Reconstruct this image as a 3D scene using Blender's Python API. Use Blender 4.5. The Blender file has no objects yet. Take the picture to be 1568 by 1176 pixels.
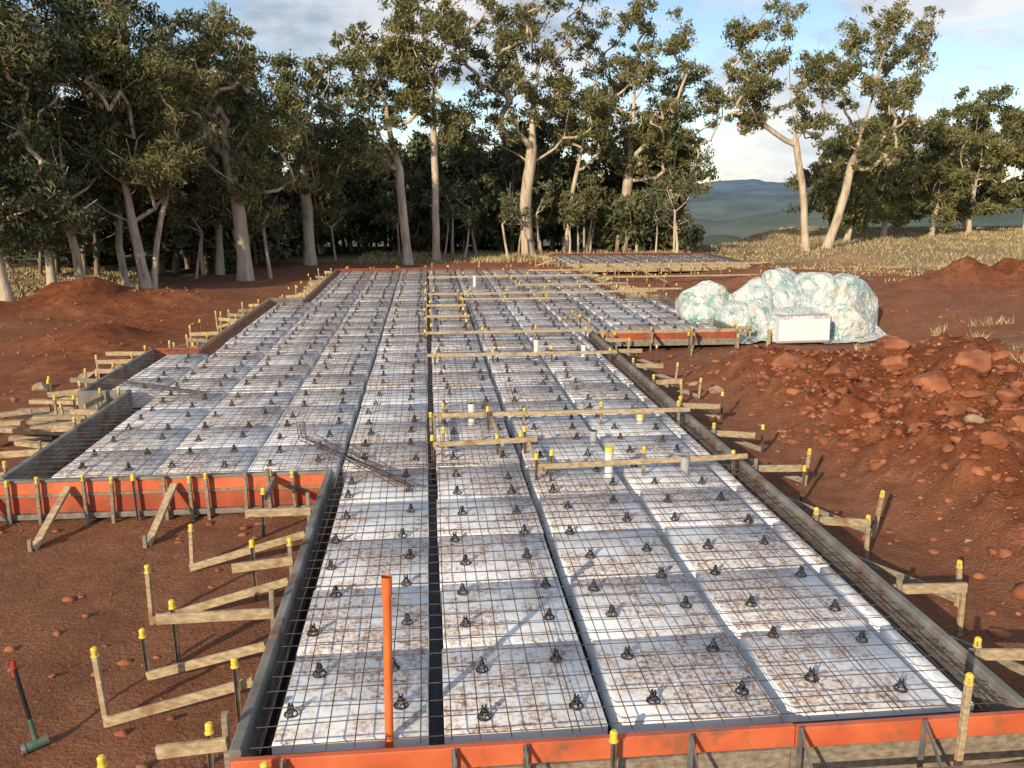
import bpy, math, random, bmesh
import numpy as np
from mathutils import Vector, Matrix, noise as mnoise
random.seed(7); RNG=np.random.default_rng(11)
scene=bpy.context.scene
R=math.radians

# ------------------------------------------------------------------ materials
def new_mat(name):
    m=bpy.data.materials.new(name); m.use_nodes=True
    nt=m.node_tree; nt.nodes.clear()
    out=nt.nodes.new('ShaderNodeOutputMaterial')
    return m,nt,out
def noise(nt,vec,scale,detail=4,rough=0.55,dist=0.0):
    n=nt.nodes.new('ShaderNodeTexNoise'); n.inputs['Scale'].default_value=scale
    n.inputs['Detail'].default_value=detail; n.inputs['Roughness'].default_value=rough
    n.inputs['Distortion'].default_value=dist
    nt.links.new(vec,n.inputs['Vector']); return n.outputs['Fac']
def ramp(nt,fac,stops):
    r=nt.nodes.new('ShaderNodeValToRGB'); e=r.color_ramp.elements
    while len(e)<len(stops): e.new(0.5)
    for i,(p,c) in enumerate(stops):
        e[i].position=p; e[i].color=(c[0],c[1],c[2],1) if not isinstance(c,float) else (c,c,c,1)
    nt.links.new(fac,r.inputs['Fac']); return r.outputs['Color']
def mix(nt,fac,a,b,mode='MIX'):
    m=nt.nodes.new('ShaderNodeMix'); m.data_type='RGBA'; m.blend_type=mode
    for s,v in ((m.inputs[0],fac),(m.inputs[6],a),(m.inputs[7],b)):
        if isinstance(v,(int,float)): s.default_value=v
        elif isinstance(v,tuple): s.default_value=(v[0],v[1],v[2],1)
        else: nt.links.new(v,s)
    return m.outputs[2]
def coords(nt,scale=(1,1,1),kind='Object'):
    tc=nt.nodes.new('ShaderNodeTexCoord'); mp=nt.nodes.new('ShaderNodeMapping')
    mp.inputs['Scale'].default_value=scale
    nt.links.new(tc.outputs[kind],mp.inputs['Vector']); return mp.outputs['Vector']
def bump(nt,h,strength,dist=0.02):
    b=nt.nodes.new('ShaderNodeBump'); b.inputs['Strength'].default_value=strength; b.inputs['Distance'].default_value=dist
    nt.links.new(h,b.inputs['Height']); return b.outputs['Normal']
def principled(nt,out,col,rough=0.7,metal=0.0,normal=None,spec=0.4):
    p=nt.nodes.new('ShaderNodeBsdfPrincipled')
    if isinstance(col,tuple): p.inputs['Base Color'].default_value=(*col,1)
    else: nt.links.new(col,p.inputs['Base Color'])
    if isinstance(rough,(int,float)): p.inputs['Roughness'].default_value=rough
    else: nt.links.new(rough,p.inputs['Roughness'])
    p.inputs['Metallic'].default_value=metal
    p.inputs['Specular IOR Level'].default_value=spec
    if normal is not None: nt.links.new(normal,p.inputs['Normal'])
    nt.links.new(p.outputs[0],out.inputs['Surface']); return p
def simple(name,c1,c2,scale=6,rough=0.7,metal=0.0,bs=0.3,bscale=30,stretch=(1,1,1),lo=.35,hi=.65,dirt=None,spec=0.4):
    m,nt,out=new_mat(name); v=coords(nt,stretch)
    c=ramp(nt,noise(nt,v,scale,4),[(lo,c1),(hi,c2)])
    if dirt:
        v2=coords(nt); f=ramp(nt,noise(nt,v2,3.1,6,.65),[(dirt[1],0.0),(dirt[1]+.14,1.0)])
        c=mix(nt,f,c,dirt[0])
    principled(nt,out,c,rough,metal,bump(nt,noise(nt,v,bscale,3),bs,0.01),spec); return m

M={}
M['wood']=simple('weathered_pine',(.30,.22,.13),(.52,.41,.26),4,.8,bs=.4,stretch=(3,3,8),dirt=((.25,.12,.06),.56))
M['woodgrey']=simple('grey_timber',(.17,.145,.11),(.33,.28,.21),5,.85,bs=.4,stretch=(3,3,6),dirt=((.2,.09,.05),.6))
M['grey']=simple('grey_form_board',(.14,.135,.12),(.27,.26,.235),3,.7,bs=.3,dirt=((.17,.085,.05),.53))
M['orange']=simple('orange_formply',(.48,.095,.035),(.66,.165,.07),2.2,.6,bs=.2,dirt=((.28,.11,.06),.52))
M['red']=simple('red_formply',(.32,.055,.025),(.46,.10,.045),2.2,.6,bs=.2,dirt=((.22,.08,.04),.50))
M['steel']=simple('galvanised_bracket',(.14,.14,.14),(.27,.27,.26),9,.55,.5,bs=.2)
M['picket']=simple('picket_steel',(.10,.08,.065),(.19,.15,.12),14,.6,.2)
M['yellow']=simple('yellow_plastic_cap',(.72,.50,.05),(.85,.66,.12),20,.45,bs=.1,dirt=((.4,.25,.1),.60))
M['rebar']=simple('reinforcing_steel',(.05,.042,.04),(.17,.105,.072),7,.6,.25,bs=.2)
M['black']=simple('black_plastic',(.010,.010,.011),(.025,.025,.027),20,.4,bs=.1)
M['pvcw']=simple('white_pvc',(.62,.62,.58),(.75,.75,.72),8,.4,bs=.05,dirt=((.45,.3,.2),.66))
M['pvcg']=simple('grey_pvc',(.28,.30,.31),(.38,.40,.40),8,.45,bs=.05)
M['pvco']=simple('orange_pvc',(.70,.13,.03),(.78,.18,.05),8,.4,bs=.05,dirt=((.4,.15,.08),.55))
M['conc']=simple('rough_concrete',(.14,.13,.115),(.26,.23,.20),12,.9,bs=.5)
M['green']=simple('green_paint',(.05,.10,.07),(.10,.17,.12),10,.5,dirt=((.2,.1,.06),.5))
M['redp']=simple('red_paint',(.35,.03,.02),(.45,.05,.03),10,.5)
M['rockm']=simple('red_rock',(.17,.052,.024),(.43,.165,.08),2.2,.95,bs=.9,bscale=11,lo=.3,hi=.7)
M['rockpale']=simple('pale_rock',(.28,.19,.12),(.42,.32,.22),4,.95,bs=.8,bscale=14)

def pods_mat():
    m,nt,out=new_mat('polystyrene_pod'); v=coords(nt)
    big=ramp(nt,noise(nt,v,.6,2,.6),[(.36,0.0),(.60,1.0)])
    fine=noise(nt,v,4.8,8,.72,.6)
    sm=ramp(nt,noise(nt,v,24,3,.7),[(.42,0.25),(.60,1.0)])
    a=nt.nodes.new('ShaderNodeMath'); a.operation='MULTIPLY_ADD'
    nt.links.new(big,a.inputs[0]); a.inputs[1].default_value=.19; nt.links.new(fine,a.inputs[2])
    dirt=ramp(nt,a.outputs[0],[(.48,0.0),(.58,.48),(.68,1.0)])
    dm=mix(nt,1.0,dirt,sm,'MULTIPLY')
    geo=nt.nodes.new('ShaderNodeNewGeometry'); sx=nt.nodes.new('ShaderNodeSeparateXYZ'); nt.links.new(geo.outputs['Normal'],sx.inputs[0])
    up=nt.nodes.new('ShaderNodeMath'); up.operation='GREATER_THAN'; up.inputs[1].default_value=.5; nt.links.new(sx.outputs[2],up.inputs[0])
    dm=mix(nt,1.0,dm,up.outputs[0],'MULTIPLY')
    base=ramp(nt,noise(nt,v,1.3,3),[(.3,(.77,.82,.87)),(.7,(.87,.90,.93))])
    at=nt.nodes.new('ShaderNodeAttribute'); at.attribute_name='tone'
    base=mix(nt,1.0,base,at.outputs['Color'],'MULTIPLY')
    dc=ramp(nt,noise(nt,v,9,3),[(.35,(.22,.12,.075)),(.65,(.42,.28,.195))])
    c=mix(nt,dm,base,dc)
    principled(nt,out,c,.75,0,bump(nt,noise(nt,v,60,3,.7),.3,.004),.25); return m
M['pod']=pods_mat()

def leaf_mat(name,dark,lite,warm,tr=.28):
    m,nt,out=new_mat(name)
    at=nt.nodes.new('ShaderNodeAttribute'); at.attribute_name='tone'
    c=ramp(nt,at.outputs['Fac'],[(0.0,dark),(.6,lite),(1.0,warm)])
    p=nt.nodes.new('ShaderNodeBsdfPrincipled'); nt.links.new(c,p.inputs['Base Color']); p.inputs['Roughness'].default_value=.6
    p.inputs['Specular IOR Level'].default_value=.2
    if tr>0:
        t=nt.nodes.new('ShaderNodeBsdfTranslucent'); nt.links.new(c,t.inputs['Color'])
        mx=nt.nodes.new('ShaderNodeMixShader'); mx.inputs[0].default_value=tr
        nt.links.new(p.outputs[0],mx.inputs[1]); nt.links.new(t.outputs[0],mx.inputs[2]); nt.links.new(mx.outputs[0],out.inputs['Surface'])
    else: nt.links.new(p.outputs[0],out.inputs['Surface'])
    return m
M['leaf']=leaf_mat('eucalypt_leaves',(.080,.094,.038),(.205,.205,.080),(.34,.28,.125))
M['leafdark']=leaf_mat('shade_tinted_leaves',(.040,.054,.028),(.112,.124,.058),(.19,.17,.08),0)  # darker copy of the leaves, woodland shade put into the colour
M['grass']=leaf_mat('dry_grass_blades',(.22,.165,.08),(.44,.34,.19),(.57,.45,.26),0)
def bark():
    m,nt,out=new_mat('eucalypt_bark'); v=coords(nt,(2.5,2.5,.5))
    c=ramp(nt,noise(nt,v,1.6,6,.65),[(.30,(.20,.145,.10)),(.42,(.42,.33,.245)),(.62,(.62,.52,.40))])
    principled(nt,out,c,.85,0,bump(nt,noise(nt,v,7,4),.5,.04)); return m
M['bark']=bark()
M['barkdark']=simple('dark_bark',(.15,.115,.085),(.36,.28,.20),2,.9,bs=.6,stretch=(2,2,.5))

def ground_mat():
    m,nt,out=new_mat('red_earth_and_grass'); v=coords(nt)
    n1=noise(nt,v,.55,5,.6); n2=noise(nt,v,3.5,8,.7,.3); n3=noise(nt,v,26,4,.7)
    soil=ramp(nt,n2,[(.28,(.20,.082,.047)),(.48,(.35,.150,.083)),(.66,(.45,.215,.128)),(.8,(.54,.32,.215))])
    soil=mix(nt,ramp(nt,n1,[(.4,0.0),(.65,.7)]),soil,(.28,.115,.066))
    soil=mix(nt,.35,soil,ramp(nt,n3,[(.3,(.12,.045,.025)),(.7,(.52,.27,.16))]))
    def attr(n):
        a=nt.nodes.new('ShaderNodeAttribute'); a.attribute_name=n; return a.outputs['Fac']
    spoil=ramp(nt,n2,[(.30,(.13,.040,.018)),(.5,(.35,.115,.048)),(.7,(.52,.22,.105))])
    spoil=mix(nt,ramp(nt,noise(nt,v,.8,4,.6),[(.42,0.0),(.62,.6)]),spoil,(.19,.062,.032))
    c=mix(nt,attr('spoil'),soil,spoil)
    gr=ramp(nt,noise(nt,v,2.2,7,.75),[(.3,(.22,.16,.08)),(.5,(.40,.31,.17)),(.72,(.54,.43,.25))])
    gm=nt.nodes.new('ShaderNodeMath'); gm.operation='MULTIPLY_ADD'; gm.use_clamp=True
    ns=nt.nodes.new('ShaderNodeMath'); ns.operation='SUBTRACT'; nt.links.new(noise(nt,v,1.2,7,.7),ns.inputs[0]); ns.inputs[1].default_value=.5
    nt.links.new(ns.outputs[0],gm.inputs[0]); gm.inputs[1].default_value=.9; nt.links.new(attr('grass'),gm.inputs[2])
    gf=ramp(nt,gm.outputs[0],[(.42,0.0),(.58,1.0)])
    c=mix(nt,gf,c,gr)
    lit=ramp(nt,noise(nt,v,4,7,.75),[(.3,(.045,.032,.02)),(.7,(.14,.095,.06))])
    c=mix(nt,attr('litter'),c,lit)
    c=mix(nt,attr('sand'),c,(.48,.32,.19))
    val=ramp(nt,noise(nt,coords(nt,(1,.35,1)),.012,8,.7),[(.35,(.05,.075,.05)),(.5,(.10,.12,.08)),(.62,(.22,.21,.14))])
    c=mix(nt,attr('valley'),c,val)
    hsum=nt.nodes.new('ShaderNodeMath'); hsum.operation='ADD'; nt.links.new(n2,hsum.inputs[0]); nt.links.new(n3,hsum.inputs[1])
    principled(nt,out,c,.95,0,bump(nt,hsum.outputs[0],1.0,.09),.12); return m
M['ground']=ground_mat()

# ------------------------------------------------------------------ mesh helpers
def link(ob,parent=None):
    scene.collection.objects.link(ob)
    if parent: ob.parent=parent
    return ob
def np_mesh(name,verts,faces,mats,midx=None,attrs=None,smooth=False,parent=None):
    me=bpy.data.meshes.new(name); v=np.asarray(verts,dtype=np.float32); f=np.asarray(faces,dtype=np.int32)
    k=f.shape[1]
    me.vertices.add(len(v)); me.vertices.foreach_set('co',v.ravel())
    me.loops.add(f.size); me.loops.foreach_set('vertex_index',f.ravel())
    me.polygons.add(len(f)); me.polygons.foreach_set('loop_start',np.arange(0,f.size,k,dtype=np.int32))
    try: me.polygons.foreach_set('loop_total',np.full(len(f),k,dtype=np.int32))
    except Exception: pass
    for m in mats: me.materials.append(m)
    if midx is not None: me.polygons.foreach_set('material_index',np.asarray(midx,dtype=np.int32))
    if smooth: me.polygons.foreach_set('use_smooth',np.ones(len(f),dtype=bool))
    if attrs:
        for an,(dom,arr) in attrs.items():
            a=me.attributes.new(an,'FLOAT',dom); a.data.foreach_set('value',np.asarray(arr,dtype=np.float32))
    me.update(calc_edges=True); me.validate()
    return link(bpy.data.objects.new(name,me),parent)

class MB:
    def __init__(s): s.v=[];s.f=[];s.m=[];s.mats=[];s.sm=[]
    def mi(s,k):
        if k not in s.mats: s.mats.append(k)
        return s.mats.index(k)
    def add(s,vs,fs,k,sm=False):
        b=len(s.v); s.v.extend([tuple(p) for p in vs]); i=s.mi(k)
        for f in fs: s.f.append(tuple(b+q for q in f)); s.m.append(i); s.sm.append(sm)
    def beam(s,p0,p1,w,h,k,up=(0,0,1)):
        p0=Vector(p0);p1=Vector(p1); d=(p1-p0).normalized(); u=Vector(up)
        side=d.cross(u)
        if side.length<1e-3: side=d.cross(Vector((0,1,0)))
        side.normalize(); u=side.cross(d).normalized()
        c=min(w,h)*.12
        vs=[]
        sec=[(-w/2+c,-h/2),(w/2-c,-h/2),(w/2,-h/2+c),(w/2,h/2-c),(w/2-c,h/2),(-w/2+c,h/2),(-w/2,h/2-c),(-w/2,-h/2+c)]
        for p in (p0,p1):
            for (x,y) in sec: vs.append(p+side*x+u*y)
        fs=[tuple(range(7,-1,-1)),tuple(range(8,16))]+[(i,(i+1)%8,8+(i+1)%8,8+i) for i in range(8)]
        s.add(vs,fs,k)
    def cyl(s,p0,p1,r0,r1,k,n=10,cap=True,sm=True):
        p0=Vector(p0);p1=Vector(p1); d=(p1-p0).normalized(); a=d.orthogonal().normalized(); b=d.cross(a)
        vs=[]
        for p,r in ((p0,r0),(p1,r1)):
            for i in range(n):
                t=2*math.pi*i/n; vs.append(p+a*math.cos(t)*r+b*math.sin(t)*r)
        s.add(vs,[(i,(i+1)%n,n+(i+1)%n,n+i) for i in range(n)],k,sm)
        if cap: s.add(vs[n:],[tuple(range(n))],k); s.add(vs[:n],[tuple(range(n-1,-1,-1))],k)
    def build(s,name,parent=None):
        me=bpy.data.meshes.new(name); me.from_pydata(s.v,[],s.f)
        for k in s.mats: me.materials.append(M[k])
        me.polygons.foreach_set('material_index',s.m); me.polygons.foreach_set('use_smooth',s.sm); me.update()
        return link(bpy.data.objects.new(name,me),parent)

# ------------------------------------------------------------------ numpy noise
def vn(x,y,seed=0):
    xi=np.floor(x).astype(np.int64); yi=np.floor(y).astype(np.int64); fx=x-xi; fy=y-yi
    fx=fx*fx*(3-2*fx); fy=fy*fy*(3-2*fy)
    def h(a,b):
        q=(a*374761393+b*668265263+seed*1274126177)&0xffffffff
        q=((q^(q>>13))*1274126177)&0xffffffff
        return ((q^(q>>16))&0xffffff)/float(0xffffff)
    return (h(xi,yi)*(1-fx)+h(xi+1,yi)*fx)*(1-fy)+(h(xi,yi+1)*(1-fx)+h(xi+1,yi+1)*fx)*fy
def fbm(x,y,sc,oc=4,seed=0,g=.5):
    t=0;a=1;s=0
    for i in range(oc):
        t=t+a*(vn(x*sc+13.7*i,y*sc-7.1*i,seed+i)-.5); s+=a; a*=g; sc*=2.03
    return t/s*2
def ridged(x,y,sc,oc=3,seed=0):
    t=0;a=1;s=0
    for i in range(oc):
        t=t+a*(1-np.abs(2*vn(x*sc+3.7*i,y*sc+9.1*i,seed+i)-1)); s+=a;a*=.5;sc*=2.1
    return t/s
def ss(a,b,x):
    t=np.clip((x-a)/(b-a),0,1); return t*t*(3-2*t)
def gs(x,y,cx,cy,rx,ry): return np.exp(-((x-cx)/rx)**2-((y-cy)/ry)**2)

def spoilmask(x,y):
    toe=5.35+.45*fbm(x,y,.45,3,5)
    m=ss(toe,toe+1.5,x)*(1-.55*ss(9.8,13,x))*ss(0.5,3.5,y)*(1-ss(16.0+.6*fbm(x,y,.5,2,8),18.8,y))
    return m
def terrain(x,y):
    x=np.asarray(x,dtype=float); y=np.asarray(y,dtype=float)
    z=-.46+.05*fbm(x,y,.35,4,1)
    onslab=((x>-1.4)&(x<4.2)&(y>4.4)&(y<39)).astype(float)
    rough=.05*fbm(x,y,2.6,5,2,.65)
    z=z+rough*(1-.8*onslab)
    sp=spoilmask(x,y)
    lump=ridged(x,y,.9,4,31)-.5
    z=z+sp*(.66+.50*fbm(x,y,.33,3,21)+.36*lump+.46*fbm(x,y,1.5,6,33,.68)+.28*ss(7.5,10.5,x))
    trk=gs(x,0*y,-4.1,0,.35,1)+gs(x,0*y,-2.9,0,.3,1)
    z=z-.05*trk*ss(10.5,8.5,y)
    hn=.75+.5*fbm(x,y,.9,4,51)+.3*fbm(x,y,2.5,4,52)
    z=z+hn*(1.1*gs(x,y,-11.2,29.5,2.2,1.6)+.55*gs(x,y,-8.4,31.5,1.5,2.6)+.4*gs(x,y,-12.5,24,3,3)+.5*gs(x,y,-8.5,22,1.2,2.5)+.75*gs(x,y,-14.8,27.5,3,1.5))
    z=z+hn*(1.25*gs(x,y,19.2,26.8,3.2,2.2)+.5*gs(x,y,14.5,24,2.5,1.5)+.8*gs(x,y,12.6,58,2.0,1.2)+.9*gs(x,y,21.8,42.3,2.6,1.3)+.4*gs(x,y,12,35,3,1))
    z=z+.55*ss(11.5,15,x)*(1-ss(34,44,y))*(1+.3*fbm(x,y,.5,3,61))
    edge=62+26*ss(22,40,x)-10*ss(-8,-22,x)
    d=np.clip(y-edge,0,None)+np.clip(-24-x,0,None)*1.0+np.clip(x-110,0,None)*.6+np.clip(-30-y,0,None)*.4
    z=z-90*(1-np.exp(-(d/260.)**1.25))
    z=z+ss(250,900,d)*30*fbm(x,y,.002,5,71)
    return z
def tz(x,y): return float(terrain(np.array([x]),np.array([y]))[0])

# ------------------------------------------------------------------ ground sheet
def build_ground():
    n=800; s=np.linspace(-1,1,n); b=8.3; Rr=6500
    w=Rr*np.sinh(b*s)/np.sinh(b)
    X,Y=np.meshgrid(6.5+w,10.5+w); x=X.ravel(); y=Y.ravel(); z=terrain(x,y)
    idx=np.arange(n*n).reshape(n,n)
    f=np.stack([idx[:-1,:-1],idx[:-1,1:],idx[1:,1:],idx[1:,:-1]],-1).reshape(-1,4)
    gr=np.zeros_like(x)
    gr=np.maximum(gr,ss(15,26,x+ .9*(y-44))*ss(38,47,y))
    gr=np.maximum(gr,ss(11.2,12.6,x)*(1-ss(19.5,21.5,y))*.45)
    gr=np.maximum(gr,ss(14,30,x)*ss(28,36,y))
    gr=np.maximum(gr,ss(-8.5,-11,x)*ss(29,35,y)*.5)
    gr=np.maximum(gr,ss(47,51,y))
    litter=ss(-9,-13,x)*ss(31,36,y)*.8+ss(49,55,y)*(1-ss(17,23,x))
    litter=np.clip(litter,0,1)
    d=np.hypot(x,y); valley=ss(110,260,d)
    sand=np.clip(1.4*gs(x,y,21.8,42.3,2.6,1.3),0,1)
    sp=np.clip(spoilmask(x,y)+gs(x,y,19.2,26.8,3,2.4)+gs(x,y,12.6,58,2,1.2)+gs(x,y,-11.2,29.5,2,2)+gs(x,y,-14.8,27.5,3,1.5)+gs(x,y,-8.5,24,2,7),0,1)
    np_mesh('ground',np.stack([x,y,z],-1),f,[M['ground']],attrs={'grass':('POINT',gr),'litter':('POINT',litter),'valley':('POINT',valley),'sand':('POINT',sand),'spoil':('POINT',sp)},smooth=True)
build_ground()

def build_hills():
    m,nt,out=new_mat('haze_tinted_hills'); v=coords(nt)
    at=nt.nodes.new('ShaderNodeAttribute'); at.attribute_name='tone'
    c=ramp(nt,at.outputs['Fac'],[(0.,(.075,.10,.07)),(.4,(.10,.145,.15)),(1.,(.13,.21,.33))])  # farther ridges bluer: aerial haze put into the base colour
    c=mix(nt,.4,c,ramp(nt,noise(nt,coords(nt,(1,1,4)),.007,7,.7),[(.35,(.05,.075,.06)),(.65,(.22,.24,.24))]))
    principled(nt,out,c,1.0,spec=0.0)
    vs=[];fs=[];tone=[]
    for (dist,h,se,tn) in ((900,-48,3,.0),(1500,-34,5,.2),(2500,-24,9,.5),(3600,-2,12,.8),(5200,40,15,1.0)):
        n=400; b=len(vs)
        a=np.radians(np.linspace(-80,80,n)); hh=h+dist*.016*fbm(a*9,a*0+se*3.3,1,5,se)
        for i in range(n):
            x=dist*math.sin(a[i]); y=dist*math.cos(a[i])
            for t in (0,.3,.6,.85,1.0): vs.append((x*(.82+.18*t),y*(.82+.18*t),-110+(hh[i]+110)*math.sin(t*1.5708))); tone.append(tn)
        for i in range(n-1):
            for j in range(4):
                q=b+i*5+j; fs.append((q,q+5,q+6,q+1))
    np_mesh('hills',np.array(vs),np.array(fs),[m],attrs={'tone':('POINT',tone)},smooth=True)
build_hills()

# ------------------------------------------------------------------ waffle pods
BANDS=[(4.97,10.55,-1.07,3.76),(10.62,15.2,-4.85,3.76),(15.26,18.9,-5.7,3.76),(18.96,20.9,-4.85,3.76),(20.97,27.5,-4.85,7.45),(27.75,38.2,-3.75,6.4)]
FAR=(40.3,46.2,6.9,15.2)
def build_pods():
    V=[];F=[];T=[]
    def pod(x0,x1,y0,y1,z1):
        b=len(V); c=.012; z0=-.29
        e=[random.uniform(-.007,.007) for _ in range(4)]
        V.extend([(x0,y0,z0),(x1,y0,z0),(x1,y1,z0),(x0,y1,z0),(x0,y0,z1-c+e[0]),(x1,y0,z1-c+e[1]),(x1,y1,z1-c+e[2]),(x0,y1,z1-c+e[3]),
                  (x0+c,y0+c,z1+e[0]),(x1-c,y0+c,z1+e[1]),(x1-c,y1-c,z1+e[2]),(x0+c,y1-c,z1+e[3])])
        F.extend([tuple(b+i for i in q) for q in ((0,1,5,4),(1,2,6,5),(2,3,7,6),(3,0,4,7),(4,5,9,8),(5,6,10,9),(6,7,11,10),(7,4,8,11),(8,9,10,11))])
        t=random.uniform(.90,1.0); T.extend([t]*9)
    for bi,(y0,y1,x0,x1) in enumerate(BANDS+[FAR]):
        k0=math.floor(x0/1.2)-1
        for k in range(k0,k0+14):
            a=max(1.2*k+.055,x0); c=min(1.2*k+1.145,x1)
            if c-a<.08: continue
            y=y0
            while y<y1-.1:
                ye=min(y+1.09,y1)
                if ye-y>.12:
                    pod(a+random.uniform(-.012,.012),c+random.uniform(-.012,.012),y,ye,random.uniform(-.008,.006))
                y=ye+random.choice((.005,.008,.014,.03))
    np_mesh('foam_waffle_pods',np.array(V),np.array(F),[M['pod']],attrs={'tone':('FACE',T)})
build_pods()
mb=MB()
SLAB=[(4.75,10.4,-1.25,3.97),(10.3,15.1,-5.2,3.97),(15.0,19.2,-6.05,3.97),(19.2,20.6,-5.1,3.97),(20.6,27.8,-5.1,7.7),(27.8,38.5,-4.0,6.6),(40,46.5,6.6,15.5)]
for i,(y0,y1,x0,x1) in enumerate(SLAB):
    zz=-.315+.002*i
    mb.add([(x0,y0,zz),(x1,y0,zz),(x1,y1,zz),(x0,y1,zz)],[(0,1,2,3)],'black')
mb.build('polythene_membrane')

# ------------------------------------------------------------------ reinforcing mesh
def build_mesh():
    V=[];F=[]
    def bar(pts,r):
        b=len(V); n=len(pts)
        d=np.array(pts[-1])-np.array(pts[0]); 
        if abs(d[0])>abs(d[1]): A=np.array([0,1.,0])
        else: A=np.array([1.,0,0])
        B=np.array([0,0,1.])
        for p in pts:
            p=np.array(p)
            for (u,w) in ((-1,0),(0,-1),(1,0),(0,1)): V.append(p+A*r*u+B*r*w)
        for i in range(n-1):
            for j in range(4):
                F.append((b+i*4+j,b+i*4+(j+1)%4,b+(i+1)*4+(j+1)%4,b+(i+1)*4+j))
    Zm=.064; r=.0041
    bands=[(4.80,10.5,-1.18,3.9),(10.35,15.1,-5.13,3.9),(15.0,19.1,-5.95,3.9),(19.0,20.8,-5.02,3.9),(20.7,27.7,-5.02,7.62),(27.6,38.4,-3.92,6.5),(40.1,46.4,6.7,15.4)]
    for bi,(y0,y1,x0,x1) in enumerate(bands):
        x=x0+.06; i=0
        while x<x1:
            xs=[x]
            if i%11==10: xs.append(x+.035)
            for xx in xs:
                n=max(2,int((y1-y0)/.6)); ph=random.random()*6
                pts=[(xx+.010*math.sin(ph+q*.8)+random.uniform(-.005,.005),y0+(y1-y0)*q/n-.0,Zm+random.uniform(-.008,.004)) for q in range(n+1)]
                bar(pts,r)
            x+=.2; i+=1
        y=y0+.05; i=0
        while y<y1:
            ys=[y]
            if i%28==27: ys+= [y+.05,y+.10]
            for yy in ys:
                n=max(2,int((x1-x0)/.6)); ph=random.random()*6
                pts=[(x0+(x1-x0)*q/n,yy+.012*math.sin(ph+q*.7)+random.uniform(-.006,.006),Zm+.008+random.uniform(-.008,.004)) for q in range(n+1)]
                bar(pts,r)
            y+=.2; i+=1
    for (xa,ya,xb,yb) in ((-1.15,4.9,-1.15,10.2),(-1.2,4.9,-1.2,10.2),(3.82,4.9,3.82,20.3),(3.9,4.9,3.9,20.3),(-1.1,4.85,3.8,4.86),(-5.0,10.5,-5.0,15),(-5.1,10.5,-5.1,15),(-5.85,15.2,-5.85,19)):
        for z in (-.22,0.0):
            bar([(xa,ya,z),((xa+xb)/2,(ya+yb)/2,z-.01),(xb,yb,z)],.007)
    y=5.0
    while y<20.2:
        bar([(3.79,y,.03),(3.93,y,.03)],.005); y+=.3
    np_mesh('reinforcing_mesh',np.array(V),np.array(F),[M['rebar']])
build_mesh()
mb=MB()
for i in range(8):
    o=random.uniform(-.05,.05); s=random.uniform(-.05,.05)
    mb.cyl((-1.75+o*3,11.6+s,.10+.012*i),(-.25+s*4,9.55+o*2,.10),.006,.006,'rebar',5)
    mb.cyl((-1.75+o*3,11.6+s,.10+.012*i),(-1.78+o*3,11.65+s,.36),.006,.006,'rebar',5)
mb.build('loose_steel_bars')
mb=MB()
for i in range(7):
    o=random.uniform(-.1,.1); s=random.uniform(-.1,.1)
    mb.cyl((-5.9+o,15.6+s,.12+.012*i),(-3.9+s,14.6+o,.10),.006,.006,'rebar',5)
mb.build('loose_steel_bars')

# ------------------------------------------------------------------ bar chairs
def build_chairs():
    tv=[];tf=[]
    def q(vs,fs):
        b=len(tv); tv.extend(vs); tf.extend([tuple(b+i for i in f) for f in fs])
    for k in range(4):
        a=math.pi/4+k*math.pi/2; ca,sa=math.cos(a),math.sin(a); pa,pb=-sa,ca
        vs=[]
        for (rr,z,w,t) in ((.052,.0,.009,.006),(.014,.068,.006,.006)):
            for (u,o) in ((-w,0),(w,0),(w,t),(-w,t)): vs.append(((rr-o)*ca+u*pa,(rr-o)*sa+u*pb,z))
        q(vs,[(0,1,5,4),(1,2,6,5),(2,3,7,6),(3,0,4,7)])
    n=8
    for (r0,r1,z0,z1) in ((.057,.048,.001,.008),(.036,.028,.030,.035)):
        vs=[]
        for i in range(n):
            a=2*math.pi*i/n; c,s=math.cos(a),math.sin(a)
            vs+= [(r0*c,r0*s,z0),(r0*c,r0*s,z1),(r1*c,r1*s,z1),(r1*c,r1*s,z0)]
        fs=[]
        for i in range(n):
            j=(i+1)%n
            for t in range(4): fs.append((i*4+t,j*4+t,j*4+(t+1)%4,i*4+(t+1)%4))
        q(vs,fs)
    for sx in (-1,1):
        x0=sx*.008; x1=sx*.019
        q([(x0,-.012,.055),(x1,-.012,.055),(x1,.012,.055),(x0,.012,.055),(x0,-.009,.098),(x1,-.009,.092),(x1,.009,.092),(x0,.009,.098)],[(0,1,5,4),(1,2,6,5),(2,3,7,6),(3,0,4,7),(4,5,6,7)])
    q([(-.02,-.02,.06),(.02,-.02,.06),(.02,.02,.06),(-.02,.02,.06),(-.02,-.02,.068),(.02,-.02,.068),(.02,.02,.068),(-.02,.02,.068)],[(0,1,5,4),(1,2,6,5),(2,3,7,6),(3,0,4,7),(4,5,6,7)])
    tv=np.array(tv); tf=np.array(tf); VV=[];FF=[];b=0
    for (y0,y1,x0,x1) in BANDS+[FAR]:
        for k in range(math.floor(x0/1.2)-1,14):
            for off in (.27,.93):
                x=1.2*k+off
                if x<x0+.08 or x>x1-.08: continue
                y=y0+.2+random.uniform(0,.12)
                while y<y1-.06:
                    a=random.uniform(0,6.28); s=random.uniform(.84,.98); px=x+random.uniform(-.07,.07); py=y+random.uniform(-.07,.07)
                    c,sn=math.cos(a),math.sin(a); P=tv*s
                    VV.append(np.stack([P[:,0]*c-P[:,1]*sn+px,P[:,0]*sn+P[:,1]*c+py,P[:,2]+.004],-1)); FF.append(tf+b); b+=len(tv)
                    y+=random.uniform(.54,.70)
    np_mesh('bar_chairs',np.concatenate(VV),np.concatenate(FF),[M['black']])
build_chairs()

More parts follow.
